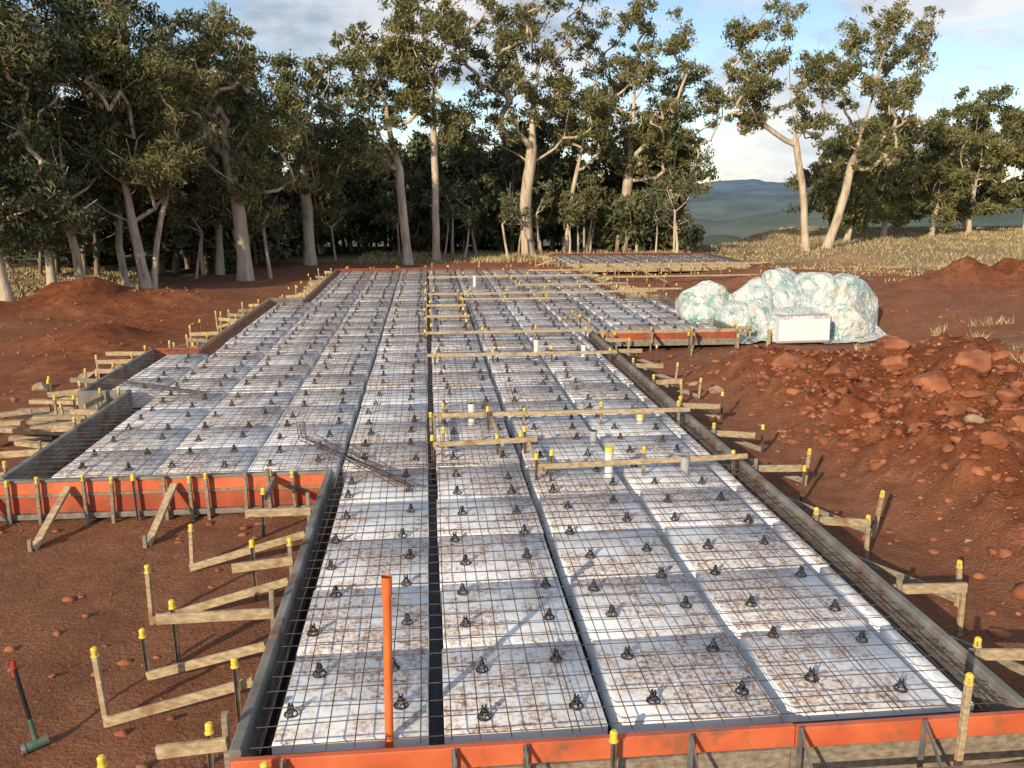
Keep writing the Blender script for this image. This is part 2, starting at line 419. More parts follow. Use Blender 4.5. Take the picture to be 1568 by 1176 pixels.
# ------------------------------------------------------------------ formwork
def form(p0,p1,kind,top=.07,hgt=.40,th=.05,name='formwork_board'):
    mb=MB(); p0=Vector((*p0,0)); p1=Vector((*p1,0)); L=(p1-p0).length; d=(p1-p0)/L; t=0
    while t<L-.01:
        e=min(L,t+random.choice((3.6,4.2,4.8)))
        if L-e<.5: e=L
        a=p0+d*(t+.003); b=p0+d*(e-.003); o=Vector((random.uniform(-.008,.008),random.uniform(-.008,.008),random.uniform(-.010,.010)))
        zc=top-hgt/2; D=lambda z: Vector((0,0,z))
        if kind=='double':
            mb.beam(a+o+D(top-.015),b+o+D(top-.015),th*1.6,.035,'grey')
            mb.beam(a+o+D(top-.11),b+o+D(top-.11),th,.15,'orange')
            mb.beam(a+D(top-.20),b+D(top-.20),th*1.3,.035,'woodgrey')
            mb.beam(a+o+D(top-.325),b+o+D(top-.325),th*.8,.21,'red')
            mb.beam(a+D(top-.47),b+D(top-.47),.10,.07,'conc')
        elif kind=='front':
            mb.beam(a+o+D(top-.075),b+o+D(top-.075),th,.15,'orange')
            mb.beam(a+Vector((0,.05,top-.36)),b+Vector((0,.05,top-.36)),.05,.34,'woodgrey')
        elif kind=='mixed':
            mb.beam(a+o+D(top-.045),b+o+D(top-.045),th,.09,'wood')
            mb.beam(a+o+D(top-.17),b+o+D(top-.17),th*.7,.14,'red')
            mb.beam(a+o+D(top-.33),b+o+D(top-.33),th,.17,'woodgrey')
        else:
            mb.beam(a+o+D(zc),b+o+D(zc),th,hgt,kind)
        t=e
    return mb.build(name)
FORMS=[((-1.27,4.72),(4.6,4.72),'front',(0,-1)),
((-1.27,4.80),(-1.27,10.26),'grey',(-1,0)),
((-5.75,10.3),(-1.24,10.3),'double',(0,-1)),
((-5.22,10.36),(-5.22,14.95),'grey',(-1,0)),
((-6.08,15.0),(-5.2,15.0),'grey',(0,-1)),
((-6.08,15.04),(-6.08,19.16),'grey',(-1,0)),
((-6.08,19.2),(-5.1,19.2),'red',(0,1)),
((-5.12,19.24),(-5.12,27.96),'mixed',(-1,0)),
((-5.12,28.0),(-4.05,28.0),'grey',(0,1)),
((-4.03,28.04),(-4.03,38.46),'mixed',(-1,0)),
((-4.03,38.5),(6.6,38.5),'red',(0,1)),
((4.0,4.80),(4.0,20.55),'grey',(1,0)),
((4.0,20.6),(7.72,20.6),'mixed',(0,-1)),
((7.72,20.64),(7.72,27.76),'grey',(1,0)),
((6.64,27.8),(7.72,27.8),'wood',(0,1)),
((6.64,27.84),(6.64,38.46),'mixed',(1,0)),
((6.6,40.0),(15.5,40.0),'wood',(0,-1)),
((6.6,46.5),(15.5,46.5),'red',(0,1)),
((15.52,40.04),(15.52,46.46),'grey',(1,0)),
((6.58,40.04),(6.58,46.46),'grey',(-1,0))]
for (a,b,k,n) in FORMS:
    form(a,b,k,th=.075 if k=='grey' else .05,top=.085 if k=='grey' else .07)

def capped(mb,p,ztop,zbot,steel=True,lean=(0,0),k=None,cap=True):
    x,y=p; top=Vector((x+lean[0],y+lean[1],ztop)); bot=Vector((x,y,zbot))
    d=(top-bot).normalized()
    if steel:
        for a in (0,2.1,4.2):
            o=Vector((math.cos(a)*.011,math.sin(a)*.011,0)); mb.beam(bot+o,top+o,.006,.024,'picket',up=(math.cos(a),math.sin(a),0))
        mb.cyl(bot,top,.009,.009,'picket',5)
    else: mb.beam(bot,top,.045,.04,k or 'woodgrey',up=(1,0,0))
    if cap:
        s=.86
        mb.cyl(top-d*.045,top+d*.010,.028*s,.030*s,'yellow',12); mb.cyl(top+d*.010,top+d*.022,.030*s,.018*s,'yellow',12)
        mb.cyl(top-d*.052,top-d*.044,.036*s,.036*s,'yellow',12)
def brace(fx,fy,n,out,ytop=.15,plank=True,diag=True,outer=True,peg=True,skew=0.0,steel=True,zo=.12,wood='wood',zt=.15,dk='wood'):
    mb=MB(); n=Vector((n[0],n[1],0)); t=Vector((-n.y,n.x,0)); f=Vector((fx,fy,0))
    if peg:
        p=f+n*.07; capped(mb,(p.x,p.y),zt,tz(p.x,p.y)-.2,False,(random.uniform(-.02,.02),random.uniform(-.02,.02)),cap=random.random()<.75,k='woodgrey')
    o=f+n*out+t*skew; g=tz(o.x,o.y)
    if plank:
        a=f+n*.05+Vector((0,0,.0)); b=f+n*(out*.62 if diag else out)+t*skew*.5+Vector((0,0,-.02+random.uniform(-.05,.05)))
        mb.beam(a+t*.05,b+t*(.05+random.uniform(-.08,.08)),.035,.09,wood)
    if diag:
        mb.beam(o+t*.04+Vector((0,0,g+.05)),f+n*.06+t*(.04-skew*.3)+Vector((0,0,-.10)),.032,.075,dk)
    if outer: capped(mb,(o.x,o.y),zo,g-.2,steel,(random.uniform(-.06,.06),random.uniform(-.06,.06)),k='wood')
    return mb.build('timber_brace')
for (y,out,pl,dg,zo,sk,st) in ((5.92,1.15,False,True,.22,.0,False),(6.46,1.05,False,True,.02,-.1,True),(7.6,1.35,False,True,.08,.0,False),(8.73,1.28,False,True,.02,.0,False)):
    brace(-1.31,y,(-1,0),out,plank=pl,diag=dg,zo=zo,skew=sk,peg=False,steel=st)
for (y,L) in ((5.05,.5),(6.8,1.0),(7.85,.62),(9.15,.75)):
    brace(-1.31,y,(-1,0),L,plank=True,diag=False,outer=False,peg=True,zt=.2)
for (x,y,z) in ((-1.47,5.8,.12),(-1.5,5.02,.12),(-2.03,4.78,.1),(-2.2,6.82,.12),(-1.75,7.9,.16)):
    mb=MB(); capped(mb,(x,y),z,tz(x,y)-.2,True,(random.uniform(-.03,.03),random.uniform(-.03,.03))); mb.build('star_picket')
for y in (5.5,6.6,8.25,10.0,11.65,13.3,15.0,16.6,18.2,19.6):
    brace(4.05,y,(1,0),random.uniform(.62,.78),plank=True,diag=False,outer=random.random()<.6,zo=.02,peg=True,steel=random.random()<.4)
for y in (5.9,7.5,9.2,10.9,12.4,14.1,15.9,17.4,19.0):
    brace(4.05,y,(1,0),random.uniform(.95,1.15),plank=False,diag=True,outer=True,zo=random.uniform(-.08,.10),peg=False,skew=random.uniform(-.5,-.2),dk='woodgrey',steel=random.random()<.4)
for x in (-5.35,-4.4,-3.15):
    mb=MB(); g=tz(x,9.4); mb.beam((x,10.24,-.02),(x-.12,9.45,g+.0),.09,.04,'wood'); mb.beam((x-.13,9.42,g-.15),(x-.13,9.42,g+.14),.045,.04,'woodgrey'); mb.build('timber_brace')
for x in (-5.5,-5.1,-4.75,-4.2,-3.9,-3.6,-3.25,-2.95,-2.75,-2.3,-2.0,-1.7):
    mb=MB(); capped(mb,(x,10.205),random.uniform(.06,.14),tz(x,10.2)-.15,random.random()<.3,(random.uniform(-.03,.03),0),cap=random.random()<.6,k='woodgrey'); mb.build('timber_peg')
brace(-2.0,10.26,(0,-1),.7,plank=True,diag=False,outer=True,wood='woodgrey')
def row(p0,p1,n,step,out):
    p0=Vector(p0);p1=Vector(p1);L=(p1-p0).length;d=(p1-p0)/L;t=step*.4
    while t<L:
        p=p0+d*t+Vector(n)*.06
        brace(p.x,p.y,n,random.uniform(out*.7,out*1.15),plank=random.random()<.8,diag=random.random()<.55,outer=random.random()<.85,zo=random.uniform(.0,.22),skew=random.uniform(-.3,.3),steel=random.random()<.35,wood=random.choice(('wood','wood','woodgrey')))
        t+=step*random.uniform(.8,1.2)
for (a,b,k,n) in FORMS[3:]:
    if (a[0]==4.0 and b[0]==4.0): continue
    row(a,b,n,1.0 if a[1]<30 else 1.25,.8 if a[1]<30 else .9)
mb=MB()
for i in range(20):
    x=-6.35+random.uniform(-.8,.5); y=14.4+random.uniform(-1.4,1.2); L=random.uniform(.5,1.1); a=random.uniform(-.5,.5); z=tz(x,y)+.05+.085*(i//4)
    mb.beam((x-L/2*math.cos(a),y-L/2*math.sin(a),z),(x+L/2*math.cos(a),y+L/2*math.sin(a),z+random.uniform(-.06,.06)),.13,.07,'wood')
mb.build('timber_offcuts')
for (x,y,z) in ((3.42,4.6,.44),(1.1,4.62,.17),(-1.05,4.62,.1)):
    mb=MB(); capped(mb,(x,y),z,tz(x,y)-.2,x<2,k='wood'); mb.build('star_picket')
for x in (-.95,.1,.55,1.62,2.35,3.2,4.0):
    mb=MB(); y=4.67
    mb.beam((x,y,.09),(x,y,-.35),.035,.012,'steel',up=(0,1,0)); mb.beam((x,y,.085),(x,y-.03-.42,-.30),.03,.010,'steel',up=(1,0,0))
    mb.beam((x,y,-.3),(x,y-.45,-.33),.03,.03,'steel'); mb.build('form_bracket')
mb=MB()
mb.beam((2.3,4.42,-.12),(4.6,4.35,-.10),.20,.045,'wood',up=(0,.4,1)); mb.beam((2.9,4.25,-.22),(4.9,4.5,-.16),.14,.045,'wood')
mb.build('timber_plank')
mb=MB(); mb.beam((7.62,18.3,tz(7.6,18.3)-.1),(7.66,18.3,.42),.09,.035,'wood',up=(0,1,0)); capped(mb,(7.75,18.4),.3,tz(7.7,18.4)-.1,True); mb.build('timber_stake')

def rail(p0,p1,z=.2,pegs=None,name='timber_rail'):
    mb=MB(); a=Vector((*p0,z)); b=Vector((*p1,z+random.uniform(-.02,.02)))
    mb.beam(a,b,.032,.065,'wood'); L=(b-a).length; n=max(2,int(L/1.1)+1) if pegs is None else pegs
    for i in range(n):
        t=(i+.12)/(n-.76) if n>1 else .5
        p=a.lerp(b,min(t,.97)); s=Vector((-(b-a).y,(b-a).x,0)).normalized()*.045
        capped(mb,(p.x+s.x,p.y+s.y),z+random.uniform(.05,.2),-.3,random.random()<.6,(random.uniform(-.03,.03),random.uniform(-.03,.03)))
    mb.build(name)
rail((.02,10.85),(1.42,10.95)); rail((1.3,9.8),(3.98,9.95)); rail((.02,12.35),(3.95,12.25)); rail((.06,10.8),(.04,12.5),.17,2)
rail((1.32,9.75),(1.30,11.4),.17,2); rail((.95,10.9),(.9,12.4),.17,2)
rail((-.05,17.1),(3.9,17.15)); rail((-.08,19.9),(3.9,19.95)); rail((-.06,20.0),(-.05,27.8),.15,5); rail((1.0,21.2),(1.02,27.8),.15,4)
rail((-.05,22.6),(1.1,22.6)); rail((-.05,24.8),(1.1,24.8)); rail((0,27.6),(7.6,27.7)); rail((4.0,20.3),(3.95,23.0)); rail((3.1,30.0),(6.6,30.2)); rail((1.0,26.2),(3.8,26.2))
rail((3.2,30.0),(3.1,34.5),.2,4); rail((0,33),(6.5,33.2)); rail((4.2,35.5),(9.5,35.6)); rail((6.7,32.5),(9.2,32.4)); rail((9.0,31.5),(9.3,39.5),.1,6); rail((6.8,36.8),(14.5,37.2),.15,7); rail((-.05,28.2),(0,30.5),.15,2)
rail((7.0,29.3),(8.9,29.2),.1); rail((9.5,34),(14,34.3),.05,4); rail((10,38.8),(16,39),.15,6); rail((16,38.2),(16.6,46),.15,6)

def pipe(x,y,h,r,k,cap=None,zb=-.25,name='drain_pipe'):
    mb=MB(); n=20
    mb.cyl((x,y,zb),(x,y,h),r,r,k,n,cap=False); mb.cyl((x,y,zb),(x,y,h),r*.88,r*.88,'black' if cap is None else k,n,cap=False)
    mb.cyl((x,y,h-.0005),(x,y,h-.06),r*1.06,r*1.06,cap or k,n,cap=cap is not None)
    if cap is None:
        mb.cyl((x,y,h*.4),(x,y,h*.4+.004),r*.88,r*.88,'black',n)
    mb.build(name)
pipe(2.2,9.95,.38,.052,'pvcw','yellow'); pipe(2.27,11.3,.20,.05,'pvcg'); pipe(.62,12.55,.32,.05,'pvcw'); pipe(3.2,12.35,.14,.05,'pvcw','yellow')
pipe(3.16,9.9,.24,.055,'pvcg'); pipe(2.25,17.5,.42,.055,'pvcw'); pipe(3.3,17.7,.26,.055,'pvcw'); pipe(1.7,31,.45,.06,'pvcw'); pipe(2.45,13.2,.12,.04,'pvcg')
mb=MB(); mb.cyl((-.32,4.92,-.28),(-.30,5.0,1.12),.028,.028,'pvco',20,cap=False); mb.cyl((-.302,4.995,1.0),(-.30,5.0,1.122),.034,.034,'pvco',20,cap=False); mb.cyl((-.302,4.995,1.10),(-.30,5.0,1.12),.026,.026,'black',16)
mb.build('conduit_pipe')

mb=MB(); g=tz(-2.9,5.75)
mb.cyl((-2.9,5.75,g+.03),(-3.02,5.82,g+.62),.015,.016,'black',12); mb.cyl((-3.02,5.82,g+.56),(-3.03,5.83,g+.68),.021,.018,'redp',12)
mb.cyl((-2.905,5.752,g+.06),(-2.94,5.77,g+.24),.021,.017,'green',12)
mb.cyl((-2.985,5.71,g+.035),(-2.835,5.79,g+.065),.038,.038,'green',14); mb.cyl((-2.99,5.707,g+.034),(-2.965,5.72,g+.04),.043,.043,'steel',14)
mb.build('sledge_hammer')

# ------------------------------------------------------------------ wrapped pods pile
def ico(sub=1):
    bm=bmesh.new(); bmesh.ops.create_icosphere(bm,subdivisions=sub,radius=1); v=np.array([x.co[:] for x in bm.verts]); f=np.array([[q.index for q in x.verts] for x in bm.faces]); bm.free(); return v,f
def wrap_mat():
    m,nt,out=new_mat('plastic_wrap'); v=coords(nt)
    c=ramp(nt,noise(nt,v,.9,4,.6,.6),[(.38,(.46,.56,.59)),(.48,(.68,.73,.74)),(.7,(.80,.80,.78))])
    g=ramp(nt,noise(nt,v,2.3,3,.5,1.6),[(.57,0.0),(.60,.75),(.65,.75),(.67,0.0)]); c=mix(nt,g,c,(.13,.42,.30))
    b=ramp(nt,noise(nt,coords(nt,(1,1,1.3)),1.2,3,.6,.5),[(.58,0.0),(.68,.55)]); c=mix(nt,b,c,(.62,.50,.36))
    nn=noise(nt,coords(nt,(1,1,.6)),3.2,5,.6,2.5)
    rg=nt.nodes.new('ShaderNodeMath'); rg.operation='ABSOLUTE'
    sb=nt.nodes.new('ShaderNodeMath'); sb.operation='SUBTRACT'; nt.links.new(noise(nt,coords(nt,(1,1,.7)),4.2,4,.6,1.5),sb.inputs[0]); sb.inputs[1].default_value=.5; nt.links.new(sb.outputs[0],rg.inputs[0])
    a=nt.nodes.new('ShaderNodeMath'); a.operation='MULTIPLY_ADD'; nt.links.new(rg.outputs[0],a.inputs[0]); a.inputs[1].default_value=-2.2; nt.links.new(nn,a.inputs[2])
    p=principled(nt,out,c,.28,0,bump(nt,a.outputs[0],.8,.12),.5); return m
M['wrap']=wrap_mat()
IV,IF=ico(5)
def lump(mb,cx,cy,cz,rx,ry,rz,seed,rot=0,pw=.62):
    rr=random.Random(seed*7+1); vs=[]; c0,s0=math.cos(rot),math.sin(rot); s=Vector((seed*3.1,seed*1.7,seed))
    f=lambda t: math.copysign(abs(t)**pw,t)
    pl=[]
    for _ in range(22):
        n=Vector((rr.gauss(0,1),rr.gauss(0,1),rr.gauss(.3,.8))).normalized(); pl.append((n,rr.uniform(.80,1.08)))
    for p in IV:
        u=Vector((f(p[0]),f(p[1]),f(p[2])))
        for n,d in pl:
            k=u.dot(n)-d
            if k>0: u=u-n*k*.96
        q=Vector((u.x*rx,u.y*ry,u.z*rz))
        d=1+.07*mnoise.noise(q*2.1+s)+.05*(1-2*abs(mnoise.noise(Vector((q.x*4,q.y*4,q.z*1.6))+s*2)))+.02*mnoise.noise(q*9+s)
        x,y=q.x*d,q.y*d
        vs.append((cx+x*c0-y*s0,cy+x*s0+y*c0,max(cz+q.z*d,-.5)))
    mb.add(vs,[tuple(x) for x in IF],'wrap',False)
mb=MB()
for i,(x,y,z,rx,ry,rz,ro) in enumerate(((7.75,22.9,.12,.78,.7,.90,.2),(8.40,22.3,-.05,.62,.6,.66,-.3),(9.05,22.9,.15,.78,.8,.92,.25),(9.95,23.0,.25,.85,.8,1.05,-.2),(10.75,22.6,.25,.78,.75,1.0,.4),(11.55,22.6,.15,.92,.85,1.02,-.2),(11.3,21.9,-.1,.68,.5,.6,.2),(9.0,22.0,.0,.52,.4,.62,.6),(9.8,21.75,-.1,1.1,.5,.55,0.))):
    lump(mb,x,y,z,rx,ry,rz,i+2,ro)
vs=[];fs=[];nx=40;ny=8
for j in range(ny):
    for i in range(nx):
        X=7.1+5.2*i/(nx-1); Y=21.1+.9*j/(ny-1)+.25*mnoise.noise(Vector((X*1.3,j*.2,1)))
        vs.append((X,Y,tz(X,Y)+.03+.07*abs(mnoise.noise(Vector((X*3,Y*3,2))))+.12*(j/(ny-1))))
for j in range(ny-1):
    for i in range(nx-1): q=j*nx+i; fs.append((q,q+1,q+nx+1,q+nx))
mb.add(vs,fs,'wrap')
mb.build('plastic_wrapped_pods')
mb=MB()
mb.beam((9.05,21.25,-.06),(10.35,21.1,-.02),.60,.70,'pod'); ob=mb.build('foam_block')
a=ob.data.attributes.new('tone','FLOAT','FACE'); a.data.foreach_set('value',[.86]*len(ob.data.polygons))

# ------------------------------------------------------------------ rocks & clods
def rockshape(sub,seed,ang=1.0):
    v,f=ico(sub); rr=random.Random(seed); out=[]
    planes=[(Vector((rr.gauss(0,1),rr.gauss(0,1),rr.gauss(0,1))).normalized(),rr.uniform(.42,.80)) for _ in range(11)]
    for p in v:
        P=Vector(p); P=P*(1+.22*mnoise.noise(P*1.1+Vector((seed,0,seed*2))))
        for n,d in planes:
            k=P.dot(n)-d
            if k>0: P=P-n*k*.97
        P=P*(1.12+.09*mnoise.noise(P*3.3+Vector((0,seed,1)))+.05*mnoise.noise(P*8+Vector((seed,seed,1))))
        out.append(P)
    return np.array(out),f
def scatter(name,pts,shapes,mats):
    VV=[];FF=[];b=0;MI=[]
    for (x,y,z,s,mi) in pts:
        v,f=random.choice(shapes); q=Matrix.Rotation(random.uniform(0,6.28),3,Vector((random.random()-.5,random.random()-.5,random.random()+.2)).normalized())
        A=np.array(q); S=np.array([s*random.uniform(.8,1.6),s*random.uniform(.7,1.1),s*random.uniform(.45,.85)])
        VV.append((v@A.T)*S+np.array([x,y,z])); FF.append(f+b); b+=len(v); MI+= [mi]*len(f)
    np_mesh(name,np.concatenate(VV),np.concatenate(FF),mats,midx=MI)
SHs=[rockshape(1,i*5.1+2) for i in range(8)]+[rockshape(2,i*4.3+1) for i in range(8)]
pts=[]
n0=17000
xs=RNG.uniform(4.7,14,n0); ys=RNG.uniform(2.5,20,n0); sm=spoilmask(xs,ys); cn=fbm(xs,ys,.9,3,77)
keep=(RNG.random(n0)<sm*(.55+.9*cn)+.06); xs=xs[keep]; ys=ys[keep]; zs=terrain(xs,ys)
for x,y,z in zip(xs,ys,zs):
    u=random.random(); s=.018+.06*u**3+(.13*random.random()**1.5 if random.random()<.12 else 0)
    pts.append((x,y,z+s*.0,s,0 if random.random()<.97 else 1))
n=6500
xs=np.concatenate([RNG.uniform(-14,-1.5,n),RNG.uniform(4.3,20,n)]); ys=RNG.uniform(4,36,2*n); zs=terrain(xs,ys)
dn=fbm(xs,ys,.7,4,91)
for x,y,z,d in zip(xs,ys,zs,dn):
    if random.random()>d*3+.2 or (x>-6.3 and x<7.9 and 10.2<y and not(x>4.1 and y<20.4)): continue
    s=.010+.055*random.random()**5
    pts.append((x,y,z+s*.05,s,0))
scatter('soil_clods',pts,SHs,[M['rockm'],M['rockpale']])
for (x,y,s,k) in ((8.7,13.6,.36,'rockm'),(9.6,13.9,.32,'rockm'),(7.0,11.0,.24,'rockm'),(8.0,10.4,.19,'rockm'),(7.0,15.6,.30,'rockm'),(7.7,16.6,.28,'rockm'),(8.6,17.0,.24,'rockm'),(9.6,16.6,.30,'rockm'),(10.4,17.3,.28,'rockm'),(7.9,8.2,.16,'rockm'),(5.6,15.7,.13,'rockpale'),(5.4,16.6,.1,'rockpale'),(-7.3,18.6,.24,'rockpale'),(-6.9,19.2,.18,'rockpale'),(-7.8,17.6,.17,'rockpale'),(-5.9,9.6,.14,'rockpale'),(-5.0,9.3,.07,'rockpale'),(8.3,12.2,.20,'rockm'),(10.3,12.2,.22,'rockm'),(9.3,11.4,.17,'rockm'),(6.6,13.2,.19,'rockm'),(7.4,14.5,.22,'rockm'),(9.0,15.3,.24,'rockm'),(10.8,14.8,.26,'rockm'),(6.8,9.3,.15,'rockm'),(8.9,9.4,.2,'rockm')):
    v,f=rockshape(4,x*1.7+y); S=np.array([s*1.2,s,s*.8])
    np_mesh('rock',v*S+np.array([x,y,tz(x,y)+s*.08]),f,[M[k]])

# ------------------------------------------------------------------ grass
def build_grass():
    P=[]
    def reg(n,x0,x1,y0,y1,h,cond=None):
        x=RNG.uniform(x0,x1,n); y=RNG.uniform(y0,y1,n)
        k=fbm(x,y,.5,3,7)>-.25
        if cond is not None: k&=cond(x,y)
        x=x[k];y=y[k]; P.append(np.stack([x,y,terrain(x,y),h*RNG.uniform(.5,1.4,len(x))],-1))
    reg(42000,14,85,40,92,.20,lambda x,y:(x+.9*(y-44)>22)&(np.hypot(x-21.8,y-42.3)>3)&((x>22)|(y<60)))
    reg(34000,10.8,17,6,21,.20,lambda x,y:fbm(x,y,.8,3,17)>.0)
    reg(16000,-22,-8.8,30,46,.13,lambda x,y:x+ .3*(y-30)<-9+2*fbm(x,y,.4,2,3))
    reg(9000,-4,16,47,56,.2); reg(5000,16,30,28,42,.12)
    P=np.concatenate(P); n=len(P); a=RNG.uniform(0,6.28,n); w=.006+.010*RNG.random(n)+.0004*P[:,1]; h=P[:,3]; la=RNG.uniform(0,6.28,n); lr=h*RNG.uniform(.1,.9,n)
    base=P[:,:3]; o=np.stack([np.cos(a)*w,np.sin(a)*w,0*w],-1); tip=base+np.stack([np.cos(la)*lr,np.sin(la)*lr,h],-1)
    V=np.stack([base-o,base+o,tip],1).reshape(-1,3); F=np.arange(3*n).reshape(-1,3)
    np_mesh('dry_grass',V,F,[M['grass']],attrs={'tone':('FACE',RNG.random(n))})
build_grass()

# ------------------------------------------------------------------ trees
def leaves(cl,n_per,rng,L=.26,W=.075,tone0=.45):
    Cs=[];Ts=[]
    for (c,r) in cl:
        n=int(n_per*(r/1.0)**2*rng.uniform(.7,1.2)); d=rng.normal(size=(n,3)); d/=np.linalg.norm(d,axis=1)[:,None]
        rad=r*rng.random(n)**.42; p=d*rad[:,None]; p[:,2]*=.62
        k=max(4,int(n/26)); tc=p[rng.integers(0,n,k)]; which=rng.integers(0,k,n)
        p=p*.30+tc[which]*.80+rng.normal(size=(n,3))*r*.13
        Cs.append(p+np.array(c)); t=tone0+rng.uniform(-.25,.25); Ts.append(np.clip(t+rng.normal(size=n)*.13+ (rng.random(k)*.3-.15)[which],0,1))
    C=np.concatenate(Cs); T=np.concatenate(Ts); n=len(C)
    a=rng.normal(size=(n,3)); a[:,2]-=.7; a/=np.linalg.norm(a,axis=1)[:,None]
    b=np.cross(a,rng.normal(size=(n,3))); b/=np.linalg.norm(b,axis=1)[:,None]
    l=(L*rng.uniform(.6,1.3,n))[:,None]/2; w=(W*rng.uniform(.6,1.3,n))[:,None]/2
    V=np.stack([C-a*l,C+b*w-a*l*.1,C+a*l,C-b*w-a*l*.1],1).reshape(-1,3)
    return V,np.arange(4*n).reshape(-1,4),T
def skeleton(base,tops,clumps,rng,tr,tip=.016,twigs=3):
    nodes=[np.array(base,float)]; par=[-1]
    prev=0
    for tp in tops:
        a=nodes[prev].copy(); b=np.array(tp,float); m=max(2,int(np.linalg.norm(b-a)/.9)); j=rng.normal(size=3)*.022*np.linalg.norm(b-a); j[2]=0
        for i in range(1,m+1):
            t=i/m; nodes.append(a*(1-t)+b*t+j*math.sin(math.pi*t)+rng.normal(size=3)*.018); par.append(prev); prev=len(nodes)-1
    ntr=len(nodes); z0=nodes[0][2]+ (nodes[ntr-1][2]-nodes[0][2])*.38
    order=sorted(clumps,key=lambda c:np.linalg.norm(np.array(c[0])-nodes[ntr//2]))
    for (c,r) in order:
        c=np.array(c)
        A=np.array(nodes); D=c-A; dist=np.linalg.norm(D,axis=1)
        pen=dist+np.maximum(0,-D[:,2]+.55*np.hypot(D[:,0],D[:,1]))*1.6
        pen[ntr:]+=.25; pen[:ntr]+=np.where(A[:ntr,2]<z0,1e6,0)
        best=int(np.argmin(pen))
        a=nodes[best]; L=dist[best]; m=max(2,int(L/.7)); prev=best
        sag=np.array([rng.normal()*.08*L,rng.normal()*.08*L,-.08*L*rng.random()])
        for i in range(1,m+1):
            t=i/m; p=a*(1-t)+c*t+sag*math.sin(math.pi*t)+rng.normal(size=3)*.04; nodes.append(p); par.append(prev); prev=len(nodes)-1
        for _ in range(twigs):
            q=nodes[prev]; e=q+rng.normal(size=3)*r*.42+np.array([0,0,.15]); nodes.append(e); par.append(prev)
    n=len(nodes); e=2.1; acc=np.zeros(n)
    hasc=np.zeros(n,bool)
    for i in range(1,n): hasc[par[i]]=True
    for i in range(n-1,0,-1):
        if not hasc[i]: acc[i]=tip**e
        acc[par[i]]+=acc[i]
    rad=acc**(1/e); fr=rad/max(rad[0],1e-6)
    out=tr*fr**1.10
    out[ntr:]*=.76; out=np.maximum(out,.011)
    for i in range(ntr): out[i]*=1-.28*(i/max(1,ntr-1))
    return nodes,par,out,ntr
def tubes(nodes,par,rad,ntr,flare=True):
    V=[];F=[]
    for i in range(1,len(nodes)):
        p0=nodes[par[i]];p1=nodes[i]; r0=rad[par[i]] if (i<ntr or rad[par[i]]<rad[i]*1.6) else rad[i]*1.25; r1=rad[i]
        if flare and par[i]==0: r0*=1.35
        s=9 if i<ntr else (6 if r1>.05 else 4)
        d=p1-p0; L=np.linalg.norm(d)
        if L<1e-4: continue
        d/=L; a=np.cross(d,[0.3,1,0.1]); a/=np.linalg.norm(a); b=np.cross(d,a); base=len(V)
        for (p,r) in ((p0-d*r0*.2,r0),(p1+d*r1*.25,r1)):
            for q in range(s):
                t=2*math.pi*q/s; V.append(p+a*math.cos(t)*r+b*math.sin(t)*r)
        for q in range(s): F.append((base+q,base+(q+1)%s,base+s+(q+1)%s,base+s+q))
    return np.array(V),np.array(F)
def ell(rng,c,r,n,shell=.62):
    out=[]
    for _ in range(n):
        d=rng.normal(size=3); d/=np.linalg.norm(d); k=(shell+(1-shell)*rng.random()) if rng.random()<.8 else rng.random()
        out.append(np.array(c)+d*k*np.array(r))
    return out
def tree(name,bx,by,tops,crowns,tr,seed,npc=230,leaf='leaf',bk='bark',cr=(.5,1.1),tone=.5,bare=0,L=.31,W=.10,mul=1.4):
    rng=np.random.default_rng(seed); zb=tz(bx,by)-.15
    cl=[]
    for (dx,dy,zc,rx,ry,rz,n) in crowns:
        for p in ell(rng,(bx+dx,by+dy,zc),(rx,ry,rz),int(n*mul)): cl.append((p,rng.uniform(*cr)))
    br=[]
    if bare:
        c=crowns[0]
        for p in ell(rng,(bx+c[0],by+c[1],c[2]+c[5]*.8),(c[3]*.8,c[4]*.7,c[5]*.8),bare): br.append((p,.7))
    nodes,par,rad,ntr=skeleton((bx,by,zb),[(bx+a,by+b,c) for a,b,c in tops],cl+br,rng,tr)
    V,F=tubes(nodes,par,rad,ntr); ob=np_mesh(name,V,F,[M[bk]],smooth=True)
    LV,LF,T=leaves(cl,npc,rng,L,W,tone); np_mesh('foliage',LV,LF,[M[leaf]],attrs={'tone':('FACE',T)},parent=ob)
E='eucalyptus_tree'
tree(E,-10.9,34.5,[(-.5,.2,3.2),(-1.0,.3,6.5)],[(-.6,0,8.2,2.3,2.2,3.2,36),(.9,0,4.8,1.5,1.5,1.6,10),(-2.0,0,4.5,1.6,1.5,1.8,10)],.20,1,L=.24,W=.075,npc=330)
tree(E,-10.8,34.8,[(.45,.2,2.4),(1.3,.4,5.5)],[(1.6,0,6.8,1.5,1.5,1.8,14)],.12,81,L=.24,W=.075,npc=330)
tree(E,-8.1,39,[(-.1,0,2.6),(-.5,.1,6),(-.9,.1,8.5)],[(-1.4,0,8.6,2.7,2.4,2.7,36),(-.2,0,4.6,2.8,2,1.8,20),(1.6,0,6.8,1.3,1.3,1.6,8)],.32,2,L=.26,W=.08,npc=310)
tree(E,-6.3,47,[(0,0,2.4),(.1,.2,6.5),(.3,.2,9)],[(.6,0,5.6,2.9,2.2,2.8,30),(-.4,0,9.0,1.8,1.6,1.5,9)],.32,3,bare=22)
tree(E,-1.0,46.4,[(-.35,0,4.5),(-1.0,0,8),(-1.6,0,10)],[(-2.1,0,8.4,3.0,2.3,3.2,40),(-1.8,0,5.0,1.8,1.6,1.0,7),(.6,0,10.6,1.5,1.4,1.8,10)],.25,4)
